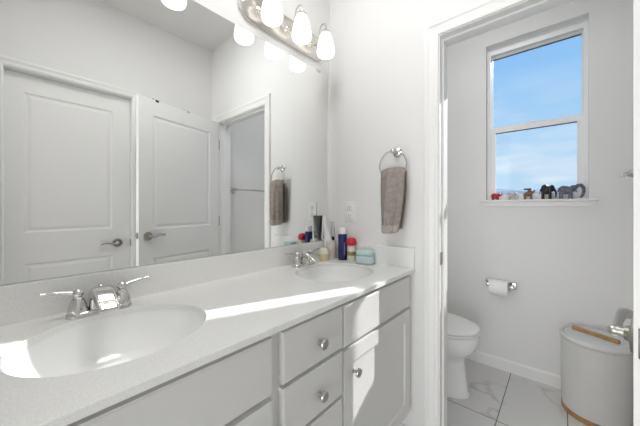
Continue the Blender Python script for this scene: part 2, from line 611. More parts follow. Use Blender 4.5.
# window unit
win = thing('window_1', None, None, (0.957, WY + 0.07, OZ0), kind='structure')
FY0, FY1 = WY + 0.050, WY + 0.115
fw = 0.024
mb = MB()
mb.box(OX0, OX0 + fw, FY0, FY1, OZ0 - 0.002, OZ1)
mb.box(OX1 - fw, OX1, FY0, FY1, OZ0 - 0.002, OZ1)
mb.box(OX0 + fw, OX1 - fw, FY0, FY1, OZ1 - 0.062, OZ1)
mb.box(OX0 + fw, OX1 - fw, FY0, FY1, OZ0 - 0.002, OZ0 + 0.018)
mb.build('window_frame', VINYL, win, smooth=0)
ZM = 1.843
def sash(name, y0, y1, x0, x1, z0, z1, s, rt, rb):
    mb = MB()
    mb.box(x0, x0 + s, y0, y1, z0, z1)
    mb.box(x1 - s, x1, y0, y1, z0, z1)
    mb.box(x0 + s, x1 - s, y0, y1, z1 - rt, z1)
    mb.box(x0 + s, x1 - s, y0, y1, z0, z0 + rb)
    o = mb.build(name, VINYL, win, smooth=0)
    g = MB().box(x0 + s - 0.004, x1 - s + 0.004, (y0 + y1) / 2 - 0.002, (y0 + y1) / 2 + 0.002, z0 + rb - 0.004, z1 - rt + 0.004)
    g.build('window_pane', GLASS, o, smooth=0)
    k = MB()
    yk0, yk1 = (y0 + y1) / 2 - 0.005, (y0 + y1) / 2 + 0.005
    k.box(x0 + s, x1 - s, yk0, yk1, z1 - rt - 0.006, z1 - rt)
    k.build('gasket', GASKET, o, smooth=0)
    return o
sash('upper_sash', FY0 + 0.040, FY0 + 0.060, OX0 + fw, OX1 - fw, ZM - 0.012, OZ1 - 0.062, 0.006, 0.016, 0.034)
sash('lower_sash', FY0 + 0.010, FY0 + 0.034, OX0 + fw, OX1 - fw, OZ0 + 0.018, ZM + 0.012, 0.030, 0.040, 0.022)
mb = MB().box(0.925, 0.985, FY0 + 0.004, FY0 + 0.026, ZM + 0.010, ZM + 0.020, 0.003)
mb.box(0.945, 0.965, FY0 - 0.002, FY0 + 0.012, ZM + 0.018, ZM + 0.025, 0.002)
mb.build('sash_lock', PLAST, win)
# stool and apron
mb = MB()
sec = [(0.0, -0.004), (0.045, -0.004), (0.048, -0.010), (0.045, -0.018), (0.020, -0.024), (0.016, -0.052), (0.0, -0.056)]
def stool_ring(x, k):
    return [(x + k * (0.048 - d) * 0.0 + k * max(0, -(h + 0.018)) * -0.9, WY - d, OZ0 + h) for d, h in sec]
mb.loft([stool_ring(0.622, -1), stool_ring(1.288, 1)])
mb.box(OX0, OX1, WY - 0.001, FY0 + 0.01, OZ0 - 0.03, OZ0 - 0.004)
st(mb.build('trim_5', TRIM, smooth=0))

# outdoors: snowy ground and a far hill line
gm = MB()
N = 40
ring0 = [(x * 30 - 600, 40, -4.0) for x in range(N + 1)]
rows = []
for j, (yy, zz) in enumerate([(30, -4.0), (80, -4.0), (160, -2.0), (230, 1.0), (300, 4.0)]):
    rows.append([gm.v(((i / N - 0.5) * (300 + yy * 4), yy, zz + (0.8 * sin(i * 1.3 + j) if j > 1 else 0))) for i in range(N + 1)])
for a, b in zip(rows, rows[1:]):
    for i in range(N):
        gm.f([a[i], a[i + 1], b[i + 1], b[i]])
st(gm.build('snowy_ground', SNOW))
hm = MB()
rows = []
random.seed(3)
N = 90
prof = [random.uniform(0, 1) for _ in range(N + 1)]
for j, (yy, k) in enumerate([(300, 0.0), (330, 0.7), (360, 1.0), (420, 0.6), (480, 0.0)]):
    r = []
    for i in range(N + 1):
        hgt = 18.5 + 1.4 * sin(i * 0.21 + 1.0) + 1.0 * sin(i * 0.83) + 1.6 * prof[i] + 0.03 * i
        r.append(hm.v(((i / N - 0.5) * 1500, yy, 2 + k * hgt)))
    rows.append(r)
for a, b in zip(rows, rows[1:]):
    for i in range(N):
        hm.f([a[i], a[i + 1], b[i + 1], b[i]])
st(hm.build('far_hills', HILLM))

# ------------------------------------------------------------------ doors
def lever(parent, at, M_, flip=1):
    """lever handle: rosette on a door face; local x = off the face, y = along the arm, z up"""
    M4 = Matrix.Translation(at) @ M_
    mb = MB(M4)
    mb.lathe([(0.0, 0.0), (0.033, 0.0), (0.033, 0.004), (0.030, 0.009), (0.013, 0.012), (0.0115, 0.018)], axis='x', seg=32)
    h = mb.build('lever_handle', NICKELD, parent)
    mb = MB(M4)
    mb.tube([(0.012, 0, 0), (0.030, 0, 0)], 0.0084, 16)
    mb.ball((0.031, 0, 0), 0.0088)
    pts, rs, fl = [], [], []
    for i in range(13):
        t = i / 12
        pts.append((0.030 + 0.003 * sin(t * pi), t * 0.112, 0.006 * sin(t * 2 * pi) * -1 + 0.004 * t))
        rs.append(0.0098 - 0.0025 * sin(min(1, t * 1.2) * pi))
        fl.append(0.85 - 0.1 * t + 0.5 * t ** 3)
    mb.tube(pts, rs, 14, True, fl)
    mb.build('lever_arm', NICKEL, h)
    return h

PAN_STEPS = [(0.006, 0.006), (0.016, 0.0075), (0.034, 0.002)]
# closed door in the right-hand wall
d1 = thing('door_1', None, None, (W + 0.055, C0, 0), kind='structure')
w1 = C1 - C0 - 0.006
DX = W + 0.055
M1 = Matrix.Translation((DX, C0 + 0.003, 0.012)) @ Matrix(((0, 1, 0, 0), (1, 0, 0, 0), (0, 0, 1, 0), (0, 0, 0, 1)))
mb = MB(M1)
h1 = CH - 0.016
panel_slab(mb, w1, h1, 0.034, [(0.088, w1 - 0.118, 1.050, 1.988), (0.088, w1 - 0.118, 0.235, 0.838)], PAN_STEPS, both=False)
mb.build('door_leaf', DOOR, d1, smooth=0)
lever(d1, (DX, 0.592, 0.946), Matrix(((-1, 0, 0, 0), (0, -1, 0, 0), (0, 0, 1, 0), (0, 0, 0, 1))))

# open toilet-room door: hinge at H, free corner at FR (both on the face towards the mirror)
H = Vector((1.378, 1.348, 0))
FR = Vector((1.193, 0.630, 0))
ld = (FR - H)
L2 = ld.length
ld.normalize()
nd = Vector((ld.y, -ld.x, 0))             # towards +x side?
if nd.x < 0:
    nd = -nd                              # thickness grows away from the mirror
d2 = thing('door_2', None, None, (H.x, H.y, 0), kind='structure')
M2 = Matrix.Translation((H.x, H.y, 0.012)) @ Matrix(((ld.x, nd.x, 0, 0), (ld.y, nd.y, 0, 0), (0, 0, 1, 0), (0, 0, 0, 1)))
mb = MB(M2)
panel_slab(mb, L2, 2.035, 0.035, [(0.105, L2 - 0.105, 1.055, 1.915), (0.105, L2 - 0.105, 0.23, 0.835)], PAN_STEPS)
mb.build('door_leaf', DOOR, d2, smooth=0)
R2 = Matrix(((-nd.x, -ld.x, 0, 0), (-nd.y, -ld.y, 0, 0), (0, 0, 1, 0), (0, 0, 0, 1)))
pl = H + ld * (L2 - 0.066)
lever(d2, (pl.x, pl.y, 1.016), R2)
R2b = Matrix(((nd.x, -ld.x, 0, 0), (nd.y, -ld.y, 0, 0), (0, 0, 1, 0), (0, 0, 0, 1)))
pb = pl + nd * 0.035
lever(d2, (pb.x, pb.y, 1.016), R2b)
mb = MB(M2).box(L2 - 0.001, L2 + 0.0015, 0.005, 0.030, 0.990, 1.036, 0.0006)
mb.box(L2, L2 + 0.010, 0.011, 0.024, 1.003, 1.023, 0.003)
mb.build('latch_plate', NICKELD, d2)
for hz in (0.25, 1.09, 1.82):
    mb = MB(M2)
    mb.tube([(-0.006, 0.004, hz - 0.045), (-0.006, 0.004, hz + 0.045)], 0.006, 12)
    mb.box(-0.008, 0.002, 0.003, 0.032, hz - 0.044, hz + 0.044, 0.001)
    mb.build('hinge', NICKELD, d2)

# hooks over the top of the open door
def over_hook(label, s, material, dz):
    c = H + ld * s
    o = thing('over_door_hook', label, 'hook', (c.x, c.y, 2.047))
    M = Matrix.Translation((c.x, c.y, 2.047)) @ Matrix(((ld.x, nd.x, 0, 0), (ld.y, nd.y, 0, 0), (0, 0, 1, 0), (0, 0, 0, 1)))
    mb = MB(M)
    mb.box(-0.012, 0.012, -0.0035, -0.001, -0.012, 0.0035, 0.0008)
    mb.box(-0.012, 0.012, -0.0035, 0.0395, 0.001, 0.0035, 0.0008)
    mb.box(-0.012, 0.012, 0.036, 0.0395, -0.16, 0.0035, 0.0008)
    mb.build('strap', material, o)
    mb = MB(M)
    mb.tube([(0, 0.041, -0.14), (0, 0.062, -0.155), (0, 0.082, -0.15), (0, 0.088, -0.13)], 0.005, 10)
    mb.build('lower_peg', material, o)
    mb = MB(M)
    mb.tube([(0, 0.036, 0.002), (0, 0.044, 0.014), (0, 0.052, 0.018), (0, 0.060, 0.018 + dz)], [0.006, 0.007, 0.009, 0.006], 12)
    mb.build('upper_peg', material, o)
over_hook('black hook hanging over the top of the open white door', L2 - 0.135, BLACKP, 0.004)
over_hook('grey metal hook hanging over the top of the open white door', 0.335, NICKEL, 0.0)

# ------------------------------------------------------------------ vanity
VY0, VY1 = YN + 0.002, 1.357
XF = 0.526         # face frame front
XD = 0.545         # door and drawer face
van = thing('vanity_cabinet', 'long pale grey painted double vanity cabinet under the white countertop', 'cabinet', (0.26, 0.627, 0))
mb = MB()
mb.box(0.004, XF - 0.02, VY0, VY0 + 0.016, 0.2, 0.904)
mb.box(0.004, XF - 0.02, VY1 - 0.016, VY1, 0.2, 0.904)
mb.box(0.004, XF - 0.02, VY0 + 0.016, VY1 - 0.016, 0.2, 0.216)
mb.box(0.004, 0.012, VY0 + 0.016, VY1 - 0.016, 0.216, 0.904)
mb.box(0.012, XF - 0.02, 0.470, 0.486, 0.216, 0.76)
mb.box(0.012, XF - 0.02, 0.768, 0.784, 0.216, 0.76)
mb.build('carcass', CAB, van, smooth=0)
MB().box(XF - 0.02, XF, VY0, VY1, 0.2, 0.905).build('face_frame', CAB, van, smooth=0)
mb = MB().box(0.445, 0.46, VY0, VY1, 0.0, 0.2)
mb.box(0.004, 0.445, VY0, VY0 + 0.016, 0.0, 0.2)
mb.box(0.004, 0.445, VY1 - 0.016, VY1, 0.0, 0.2)
mb.build('toe_kick', CAB, van, smooth=0)

MF = Matrix(((0, -1, 0, 0), (1, 0, 0, 0), (0, 0, 1, 0), (0, 0, 0, 1)))    # local x -> +y, local y -> -x
def front(name, y0, y1, z0, z1, kind='slab'):
    M = Matrix.Translation((XD, y0, z0)) @ MF
    mb = MB(M)
    w, h = y1 - y0, z1 - z0
    if kind == 'slab':
        panel_slab(mb, w, h, XD - XF, [(0.0005, w - 0.0005, 0.0005, h - 0.0005)], [(0.0025, -0.0), (0.004, -0.0012)], both=False)
    else:
        panel_slab(mb, w, h, XD - XF, [(0.056, w - 0.056, 0.056, h - 0.056)], [(0.004, 0.007), (0.006, 0.0075)], both=False)
    return mb.build(name, CAB, van, smooth=0)
def knob(parent, y, z):
    mb = MB()
    mb.lathe([(0.0, 0.0), (0.0085, 0.0), (0.0085, 0.002), (0.0055, 0.005), (0.005, 0.013), (0.009, 0.016), (0.0155, 0.019), (0.0165, 0.023), (0.0145, 0.027), (0.008, 0.0295), (0.0, 0.030)],
             (XD, y, z), 'x', 28, False, False)
    bmesh.ops.remove_doubles(mb.bm, verts=mb.bm.verts, dist=1e-5)
    mb.build('knob', NICKEL, parent)
front('false_front', -0.012, 0.457, 0.744, 0.891)
front('false_front', 0.771, 1.325, 0.744, 0.889)
for z0, z1, kz in ((0.750, 0.891, 0.812), (0.590, 0.737, 0.652), (0.217, 0.577, 0.44)):
    d = front('drawer', 0.493, 0.762, z0, z1)
    knob(d, 0.641, kz)
d = front('door', -0.012, 0.457, 0.217, 0.728, 'shaker')
knob(d, 0.410, 0.640)
d = front('door', 0.771, 1.325, 0.217, 0.728, 'shaker')
knob(d, 0.830, 0.640)

# countertop with two oval cut-outs
ZT, ZB = 0.923, 0.907
CX = 0.559
SX, SRX, SRY = 0.285, 0.178, 0.200
SINKS = (0.190, 1.050)
ct = thing('countertop', 'white speckled quartz countertop running the length of the vanity', 'countertop', (0.28, 0.627, ZB))
mb = MB()
CY0, CY1 = YN + 0.001, 1.359
def sheet(z, flip):
    def quad(x0, x1, y0, y1):
        mb.f([mb.v((x0, y0, z)), mb.v((x1, y0, z)), mb.v((x1, y1, z)), mb.v((x0, y1, z))])
    ys = [CY0]
    for s in SINKS:
        y0, y1 = s - 0.220, s + 0.220
        if y0 > ys[-1] + 1e-4:
            quad(0.002, CX, ys[-1], y0)
        else:
            y0 = ys[-1]
        # angles with exact corners
        cs = [(0.002 - SX, y0 - s), (CX - SX, y0 - s), (CX - SX, y1 - s), (0.002 - SX, y1 - s)]
        ang = sorted({round(2 * pi * i / 72 - pi, 6) for i in range(72)} | {round(math.atan2(c[1], c[0]), 6) for c in cs})
        inn, out = [], []
        for a in ang:
            ca, sa = cos(a), sin(a)
            r = 1 / math.sqrt((ca / SRX) ** 2 + (sa / SRY) ** 2)
            inn.append((SX + ca * r, s + sa * r))
            k = []
            if ca > 1e-9: k.append((CX - SX) / ca)
            if ca < -1e-9: k.append((0.002 - SX) / ca)
            if sa > 1e-9: k.append((y1 - s) / sa)
            if sa < -1e-9: k.append((y0 - s) / sa)
            r2 = min(k)
            out.append((SX + ca * r2, s + sa * r2))
        vi = [mb.v((*p, z)) for p in inn]
        vo = [mb.v((*p, z)) for p in out]
        for i in range(len(ang)):
            j = (i + 1) % len(ang)
            mb.f([vi[i], vo[i], vo[j], vi[j]])
        loops.append(vi)
        ys.append(y1)
    quad(0.002, CX, ys[-1], CY1)
loops = []
sheet(ZT, False)
sheet(ZB, True)
for a, b in ((loops[0], loops[2]), (loops[1], loops[3])):
    for i in range(len(a)):
        j = (i + 1) % len(a)
        mb.f([a[i], a[j], b[j], b[i]])
for p, q in (((0.002, CY0), (CX, CY0)), ((CX, CY0), (CX, CY1)), ((CX, CY1), (0.002, CY1)), ((0.002, CY1), (0.002, CY0))):
    mb.f([mb.v((*p, ZB)), mb.v((*q, ZB)), mb.v((*q, ZT)), mb.v((*p, ZT))])
bmesh.ops.remove_doubles(mb.bm, verts=mb.bm.verts, dist=2e-4)
mb.build('slab', QUARTZ, ct, smooth=0)
MB().box(0.002, 0.021, CY0, CY1, ZT, 1.025, 0.0012).build('backsplash', QUARTZ, ct, smooth=0)
MB().box(0.021, CX - 0.003, CY1 - 0.019, CY1, ZT, 1.025, 0.0012).build('side_splash', QUARTZ, ct, smooth=0)

# sinks
def make_sink(cy, label):
    o = thing('sink', label, 'sink', (SX, cy, 0.77), group='undermount oval sinks')
    mb = MB()
    prof = [(1.06, 0.9065), (1.012, 0.9065), (1.0, 0.900), (0.985, 0.880), (0.95, 0.855), (0.89, 0.830), (0.79, 0.808), (0.65, 0.793), (0.48, 0.784), (0.30, 0.779), (0.10, 0.7765)]
    low = [(0.10, 0.7665), (0.32, 0.768), (0.52, 0.773), (0.70, 0.782), (0.84, 0.797), (0.94, 0.820), (1.0, 0.848), (1.03, 0.880), (1.06, 0.898)]
    N = 64
    mb.loft([[(SX + SRX * k * cos(2 * pi * i / N), cy + SRY * k * sin(2 * pi * i / N), z) for i in range(N)] for k, z in prof + low + [prof[0]]], False, False)
    mb.build('basin', PORC, o, smooth=50)
    mb = MB()
    mb.lathe([(0.0, 0.0), (0.026, 0.0), (0.027, 0.003), (0.021, 0.0035), (0.020, 0.0015), (0.012, 0.004), (0.0, 0.006)], (SX, cy, 0.7785), 'z', 32, False, False)
    mb.build('drain', CHROME, o)
    return o
make_sink(SINKS[0], 'white oval undermount sink at the near end of the countertop')
make_sink(SINKS[1], 'white oval undermount sink in the corner by the towel wall')

# faucets
def make_faucet(cy, label):
    o = thing('faucet', label, 'faucet', (0.083, cy, ZT), group='chrome centerset faucets')
    x = 0.083
    mb = MB()
    N = 48
    def ring(z, g):
        pts = []
        for i in range(N):
            a = 2 * pi * i / N
            cx_, sy_ = cos(a), sin(a)
            ex = 0.026 + g
            ly = 0.052
            yy = (ly if sy_ > 0 else -ly) + (ex * sy_)
            pts.append((x + ex * cx_, cy + yy, z))
        return pts
    mb.loft([ring(ZT, 0.0), ring(ZT + 0.006, 0.0), ring(ZT + 0.012, -0.003), ring(ZT + 0.014, -0.008)])
    mb.build('base_plate', CHROME, o, smooth=50)
    # wide sloping spout
    mb = MB()
    path = [(-0.012, 0.012, 0.034, 0.030), (-0.008, 0.030, 0.033, 0.028), (0.000, 0.050, 0.032, 0.022), (0.018, 0.060, 0.031, 0.016), (0.045, 0.056, 0.0305, 0.011), (0.075, 0.044, 0.030, 0.008), (0.098, 0.031, 0.029, 0.006), (0.104, 0.026, 0.026, 0.004)]
    rings = []
    for i, (dx, dz, hw, hh) in enumerate(path):
        a = path[max(0, i - 1)]
        b = path[min(len(path) - 1, i + 1)]
        t = Vector((b[0] - a[0], 0, b[1] - a[1])).normalized()
        nn = Vector((-t.z, 0, t.x))
        ring_ = []
        for k in range(24):
            q = 2 * pi * k / 24
            cc, ss = cos(q), sin(q)
            yy = hw * math.copysign(abs(cc) ** 0.35, cc)
            zz = hh * math.copysign(abs(ss) ** 0.5, ss)
            ring_.append((x + dx + nn.x * zz, cy + yy * 0.85, ZT + dz + nn.z * zz))
        rings.append(ring_)
    mb.loft(rings)
    mb.ball((x - 0.004, cy, ZT + 0.068), (0.007, 0.007, 0.010), 14)
    mb.build('spout', CHROME, o, smooth=45)
    for s in (-1, 1):
        yy = cy + s * 0.052
        mb = MB()
        mb.lathe([(0.0235, 0.012), (0.024, 0.016), (0.021, 0.028), (0.0165, 0.042), (0.0125, 0.050), (0.0095, 0.053), (0.0095, 0.056), (0.0125, 0.059), (0.0135, 0.064), (0.0115, 0.071), (0.006, 0.0755), (0.001, 0.0765)], (x, yy, ZT), 'z', 28)
        h = mb.build('handle', CHROME, o, smooth=40)
        mb = MB()
        pts, rs = [], []
        for i in range(9):
            t = i / 8
            pts.append((x - 0.004 * t, yy + s * (0.008 + 0.066 * t), ZT + 0.065 + 0.010 * sin(t * pi * 0.55)))
            rs.append(0.0062 - 0.0028 * t + (0.0018 if i == 8 else 0))
        mb.tube(pts, rs, 12)
        mb.build('lever', CHROME, h)
    return o
make_faucet(0.185, 'chrome two-handle faucet behind the near sink')
make_faucet(1.045, 'chrome two-handle faucet behind the corner sink')

# ------------------------------------------------------------------ mirror and lights
mir = thing('wall_mirror', 'large frameless rectangular mirror above the vanity backsplash', 'mirror', (0.003, 0.6, 1.026))
MB().box(0.0, 0.0055, YN + 0.001, 1.327, 1.026, 2.057).build('backing', MEDGE, mir, smooth=0)
MB().box(0.0055, 0.006, YN + 0.0015, 1.3265, 1.0265, 2.0565).build('mirror_glass', MIRROR, mir, smooth=0)
mb = MB().box(0.0, 0.010, 1.235, 1.260, 2.050, 2.066, 0.001)
mb.build('mirror_clip', CHROME, mir)

def make_light(y0, label):
    o = thing('vanity_light', label, 'light fixture', (0.0, y0, 2.18), group='three-shade vanity lights')
    mb = MB()
    def ring(x, g):
        pts = []
        N = 56
        for i in range(N):
            a = 2 * pi * i / N
            r = 0.072 - g
            yy = (0.225 if cos(a) > 0 else -0.225) + r * cos(a)
            pts.append((x, y0 + yy, 2.178 + r * sin(a)))
        return pts
    mb.loft([ring(0.0, 0.0), ring(0.006, 0.0), ring(0.013, 0.004), ring(0.016, 0.012), ring(0.022, 0.018), ring(0.024, 0.024)])
    mb.build('back_plate', BRONZE, o, smooth=40)
    for k in (-1, 0, 1):
        y = y0 + k * 0.19
        xs = 0.118
        mb = MB()
        pts = [(0.022, y, 2.175), (0.045, y, 2.168), (0.060, y, 2.175), (0.068, y, 2.20), (0.072, y, 2.235), (0.080, y, 2.258), (0.097, y, 2.268), (0.112, y, 2.262), (0.118, y, 2.245), (0.118, y, 2.228)]
        mb.tube(pts, 0.0052, 10)
        mb.lathe([(0.0, 0.0), (0.019, 0.0), (0.019, 0.004), (0.012, 0.009), (0.0, 0.010)], (0.022, y, 2.175), 'x', 20, False, False)
        mb.build('arm', BRONZE, o)
        mb = MB()
        mb.lathe([(0.029, 0.0), (0.027, 0.007), (0.016, 0.016), (0.008, 0.022), (0.004, 0.028)], (xs, y, 2.204), 'z', 28, True, True)
        mb.build('collar', BRONZE, o)
        mb = MB()
        prof = [(0.026, 2.208), (0.032, 2.196), (0.038, 2.176), (0.044, 2.150), (0.0485, 2.124), (0.0505, 2.105), (0.0495, 2.093), (0.046, 2.083), (0.043, 2.081)]
        inner = [(0.041, 2.083), (0.0465, 2.095), (0.0480, 2.106), (0.0455, 2.126), (0.041, 2.152), (0.035, 2.176), (0.029, 2.194), (0.023, 2.205)]
        mb.lathe([(r, z) for r, z in prof + inner], (xs, y, 0), 'z', 36, False, True)
        mb.build('shade', SHADE, o, smooth=60)
        bl = MB()
        bl.ball((xs, y, 2.125), (0.025, 0.025, 0.030), 16)
        bl.lathe([(0.012, 2.150), (0.012, 2.20)], (xs, y, 0), 'z', 14)
        bl.build('bulb', BULB, o)
    return o
BULB = mat('lit_bulb', (0.9, 0.9, 0.88), 0.4, emit=(1.0, 0.95, 0.88), estr=4.5)
make_light(0.990, 'three-shade satin metal vanity light above the corner end of the mirror')
make_light(0.270, 'three-shade vanity light above the near sink, glimpsed only as a reflection')

# ------------------------------------------------------------------ towel ring, towel, outlet
tr = thing('towel_ring', 'chrome towel ring on the wall beside the mirror', 'towel ring', (0.459, D, 1.518))
mb = MB()
mb.lathe([(0.0, 0.0), (0.026, 0.0), (0.026, 0.004), (0.021, 0.008), (0.012, 0.012), (0.010, 0.030), (0.010, 0.048), (0.0, 0.048)], (0.462, D, 1.520), 'y', 28, False, False)
for v_ in mb.bm.verts:
    v_.co.y = 2 * D - v_.co.y
mb.ball((0.462, D - 0.050, 1.520), 0.0135, 16)
mb.build('mount', CHROME, tr)
RC = Vector((0.459, D - 0.050, 1.447))
mb = MB().torus(RC, 0.0745, 0.0046, (0.0, 1, 0.0), 56, 10)
mb.build('ring', CHROMEB, tr)

tw = thing('hand_towel', 'taupe terry hand towel draped through the towel ring', 'towel', (0.455, D - 0.05, 1.10))
mb = MB()
NU, NS = 40, 60
xl0, xr0 = 0.396, 0.528
def towel_pt(u, s):
    """u across 0..1; s along the cloth 0 (front hem) .. 1 (back hem)"""
    top = 1.432
    if s < 0.44:
        k = s / 0.44
        z = 1.108 + (top - 0.030 - 1.108) * k
        side = -1
        off = 0.052 - 0.018 * k ** 2
    elif s < 0.56:
        a = (s - 0.44) / 0.12 * pi
        z = top - 0.030 + 0.030 * sin(a)
        off = 0.034 * abs(cos(a)) ** 0.8
        side = -1 if a < pi / 2 else 1
    else:
        k = (s - 0.56) / 0.44
        z = top - 0.030 - (top - 0.030 - 1.125) * k
        side = 1
        off = 0.030
    hgt = (top - z) / (top - 1.10)
    bulge = sin(min(1, hgt * 1.6) * pi / 2)
    xl = 0.398 - 0.004 * bulge + 0.012 * hgt ** 2
    xr = 0.528 + 0.004 * bulge - 0.030 * hgt ** 2
    x = xl + (xr - xl) * u
    edge = math.sin(pi * u) ** 0.55 if 0 < u < 1 else 0
    wav = (0.010 * sin(u * 2 * pi * 1.6 + 0.6 + 0.5 * hgt) + 0.004 * sin(u * 2 * pi * 4.3 + 1.5 * hgt)) * (0.35 + 0.65 * hgt)
    y = D - 0.050 + side * off * (0.25 + 0.75 * edge) + wav * (1 if side < 0 else 0.4)
    y = min(y, D - 0.008)
    if side < 0:
        z -= 0.012 * (1 - edge) * -1 * (0.44 - min(s, 0.44)) / 0.44
    else:
        z += 0.010 * u * (s - 0.5)
    if 0.42 < s < 0.58:
        z -= 0.010 * (1 - edge)
    return (x, y, z)
rows = [[mb.v(towel_pt(i / NU, j / NS)) for i in range(NU + 1)] for j in range(NS + 1)]
for a, b in zip(rows, rows[1:]):
    for i in range(NU):
        mb.f([a[i], a[i + 1], b[i + 1], b[i]])
o = mb.build('cloth', TOWEL, tw, smooth=80)
sm = o.modifiers.new('thick', 'SOLIDIFY')
sm.thickness = 0.006
sm.offset = 0
mb = MB()
for s0, s1 in ((0.0, 0.045), (1.0, 0.97)):
    rows = []
    for j in range(7):
        t = j / 6
        r_ = []
        for i in range(NU + 1):
            p = Vector(towel_pt(i / NU, s0 + (s1 - s0) * t))
            sgn = -1 if s0 < 0.5 else 1
            p.y += sgn * (0.0052 + 0.0015 * sin(i * 2.1))
            if j == 0:
                p.z -= 0.006 + 0.004 * ((i * 7) % 3) / 2
            p.y = min(p.y, D - 0.002)
            r_.append(mb.v(p))
        rows.append(r_)
    for a, b in zip(rows, rows[1:]):
        for i in range(NU):
            mb.f([a[i], a[i + 1], b[i + 1], b[i]])
o = mb.build('fringe', FRINGE, tw, smooth=80)
sm = o.modifiers.new('thick', 'SOLIDIFY')
sm.thickness = 0.003
sm.offset = 0

ou = thing('wall_outlet', 'white duplex wall outlet beside the mirror edge', 'outlet', (0.160, D, 1.205))
MB().box(0.122, 0.198, D - 0.006, D, 1.143, 1.266, 0.003).build('cover_plate', PLAST, ou)
for zc in (1.180, 1.229):
    mb = MB().box(0.141, 0.179, D - 0.0075, D - 0.004, zc - 0.018, zc + 0.018, 0.0012)
    so = mb.build('receptacle', PLAST, ou)
    mb = MB()
    mb.box(0.1515, 0.1545, D - 0.0082, D - 0.007, zc - 0.002, zc + 0.010)
    mb.box(0.1655, 0.1685, D - 0.0082, D - 0.007, zc - 0.002, zc + 0.010)
    mb.box(0.1575, 0.1625, D - 0.0082, D - 0.007, zc - 0.012, zc - 0.007)
    mb.build('slot', SOCK, so, smooth=0)

# ------------------------------------------------------------------ things in the corner of the counter
nx, ny = 0.142, 1.306
nb = thing('bottle', 'dark navy bottle with a white cap standing in the counter corner', 'bottle', (nx, ny, ZT + 0.0005))
c = (nx, ny, ZT + 0.0005)
MB().lathe([(0.0, 0.0), (0.024, 0.0), (0.0265, 0.003), (0.0265, 0.146), (0.024, 0.151), (0.0, 0.152)], c, 'z', 32, False, False).build('body', NAVY, nb, smooth=40)
MB().lathe([(0.0, 0.151), (0.0215, 0.151), (0.0225, 0.155), (0.022, 0.182), (0.018, 0.188), (0.0, 0.189)], c, 'z', 32, False, False).build('cap', WHITEC, nb, smooth=40)
mb = MB()
A0, A1 = radians(-36), radians(-22)
pts0, pts1 = [], []
for i in range(5):
    t = A0 + (A1 - A0) * i / 4
    pts0.append(mb.v((nx + 0.0268 * cos(t), ny + 0.0268 * sin(t), ZT + 0.030)))
    pts1.append(mb.v((nx + 0.0268 * cos(t), ny + 0.0268 * sin(t), ZT + 0.105)))
for i in range(4):
    mb.f([pts0[i], pts0[i + 1], pts1[i + 1], pts1[i]])
mb.build('label_print', LABELP, nb)

c = (0.204, 1.307, ZT + 0.0005)
jr = thing('jar', 'cream jar with a domed red cap beside the navy bottle', 'jar', c)
MB().lathe([(0.0, 0.0), (0.022, 0.0), (0.024, 0.004), (0.024, 0.070), (0.021, 0.084), (0.017, 0.092), (0.0, 0.094)], c, 'z', 32, False, False).build('body', CREAM, jr, smooth=40)
MB().lathe([(0.017, 0.090), (0.028, 0.094), (0.0300, 0.108), (0.028, 0.122), (0.020, 0.131), (0.008, 0.135), (0.0, 0.1355)], c, 'z', 32, True, False).build('cap', REDC, jr, smooth=40)
MB().lathe([(0.0240, 0.034), (0.0252, 0.036), (0.0252, 0.054), (0.0240, 0.056)], c, 'z', 32, False, False).build('band', GOLD, jr, smooth=40)

tb = thing('storage_box', 'pale teal rounded box with a lid in front of the side splash', 'box', (0.306, 1.292, ZT + 0.0005), radians(16))
def rbox(m, hx, hy, z0, z1, r):
    m.box(-hx, hx, -hy, hy, z0, z1, r, 4)
    return m
rbox(MB(wm(tb)), 0.046, 0.032, 0.0, 0.046, 0.012).build('tub', TEAL, tb, smooth=50)
rbox(MB(wm(tb)), 0.047, 0.033, 0.044, 0.076, 0.014).build('lid', TEALD, tb, smooth=50)

c = (0.074, 1.214, ZT + 0.0005)
sb = thing('soap_bottle', 'squat clear bottle of pale yellow soap behind the corner faucet', 'bottle', c)
MB().lathe([(0.0, 0.0), (0.026, 0.0), (0.029, 0.004), (0.030, 0.026), (0.029, 0.040), (0.0, 0.041)], c, 'z', 32, False, False).build('soap_fill', SOAP, sb, smooth=40)
MB().lathe([(0.0292, 0.040), (0.0275, 0.056), (0.022, 0.068), (0.013, 0.074), (0.0, 0.075)], c, 'z', 32, False, False).build('shoulder', CLEAR, sb, smooth=40)

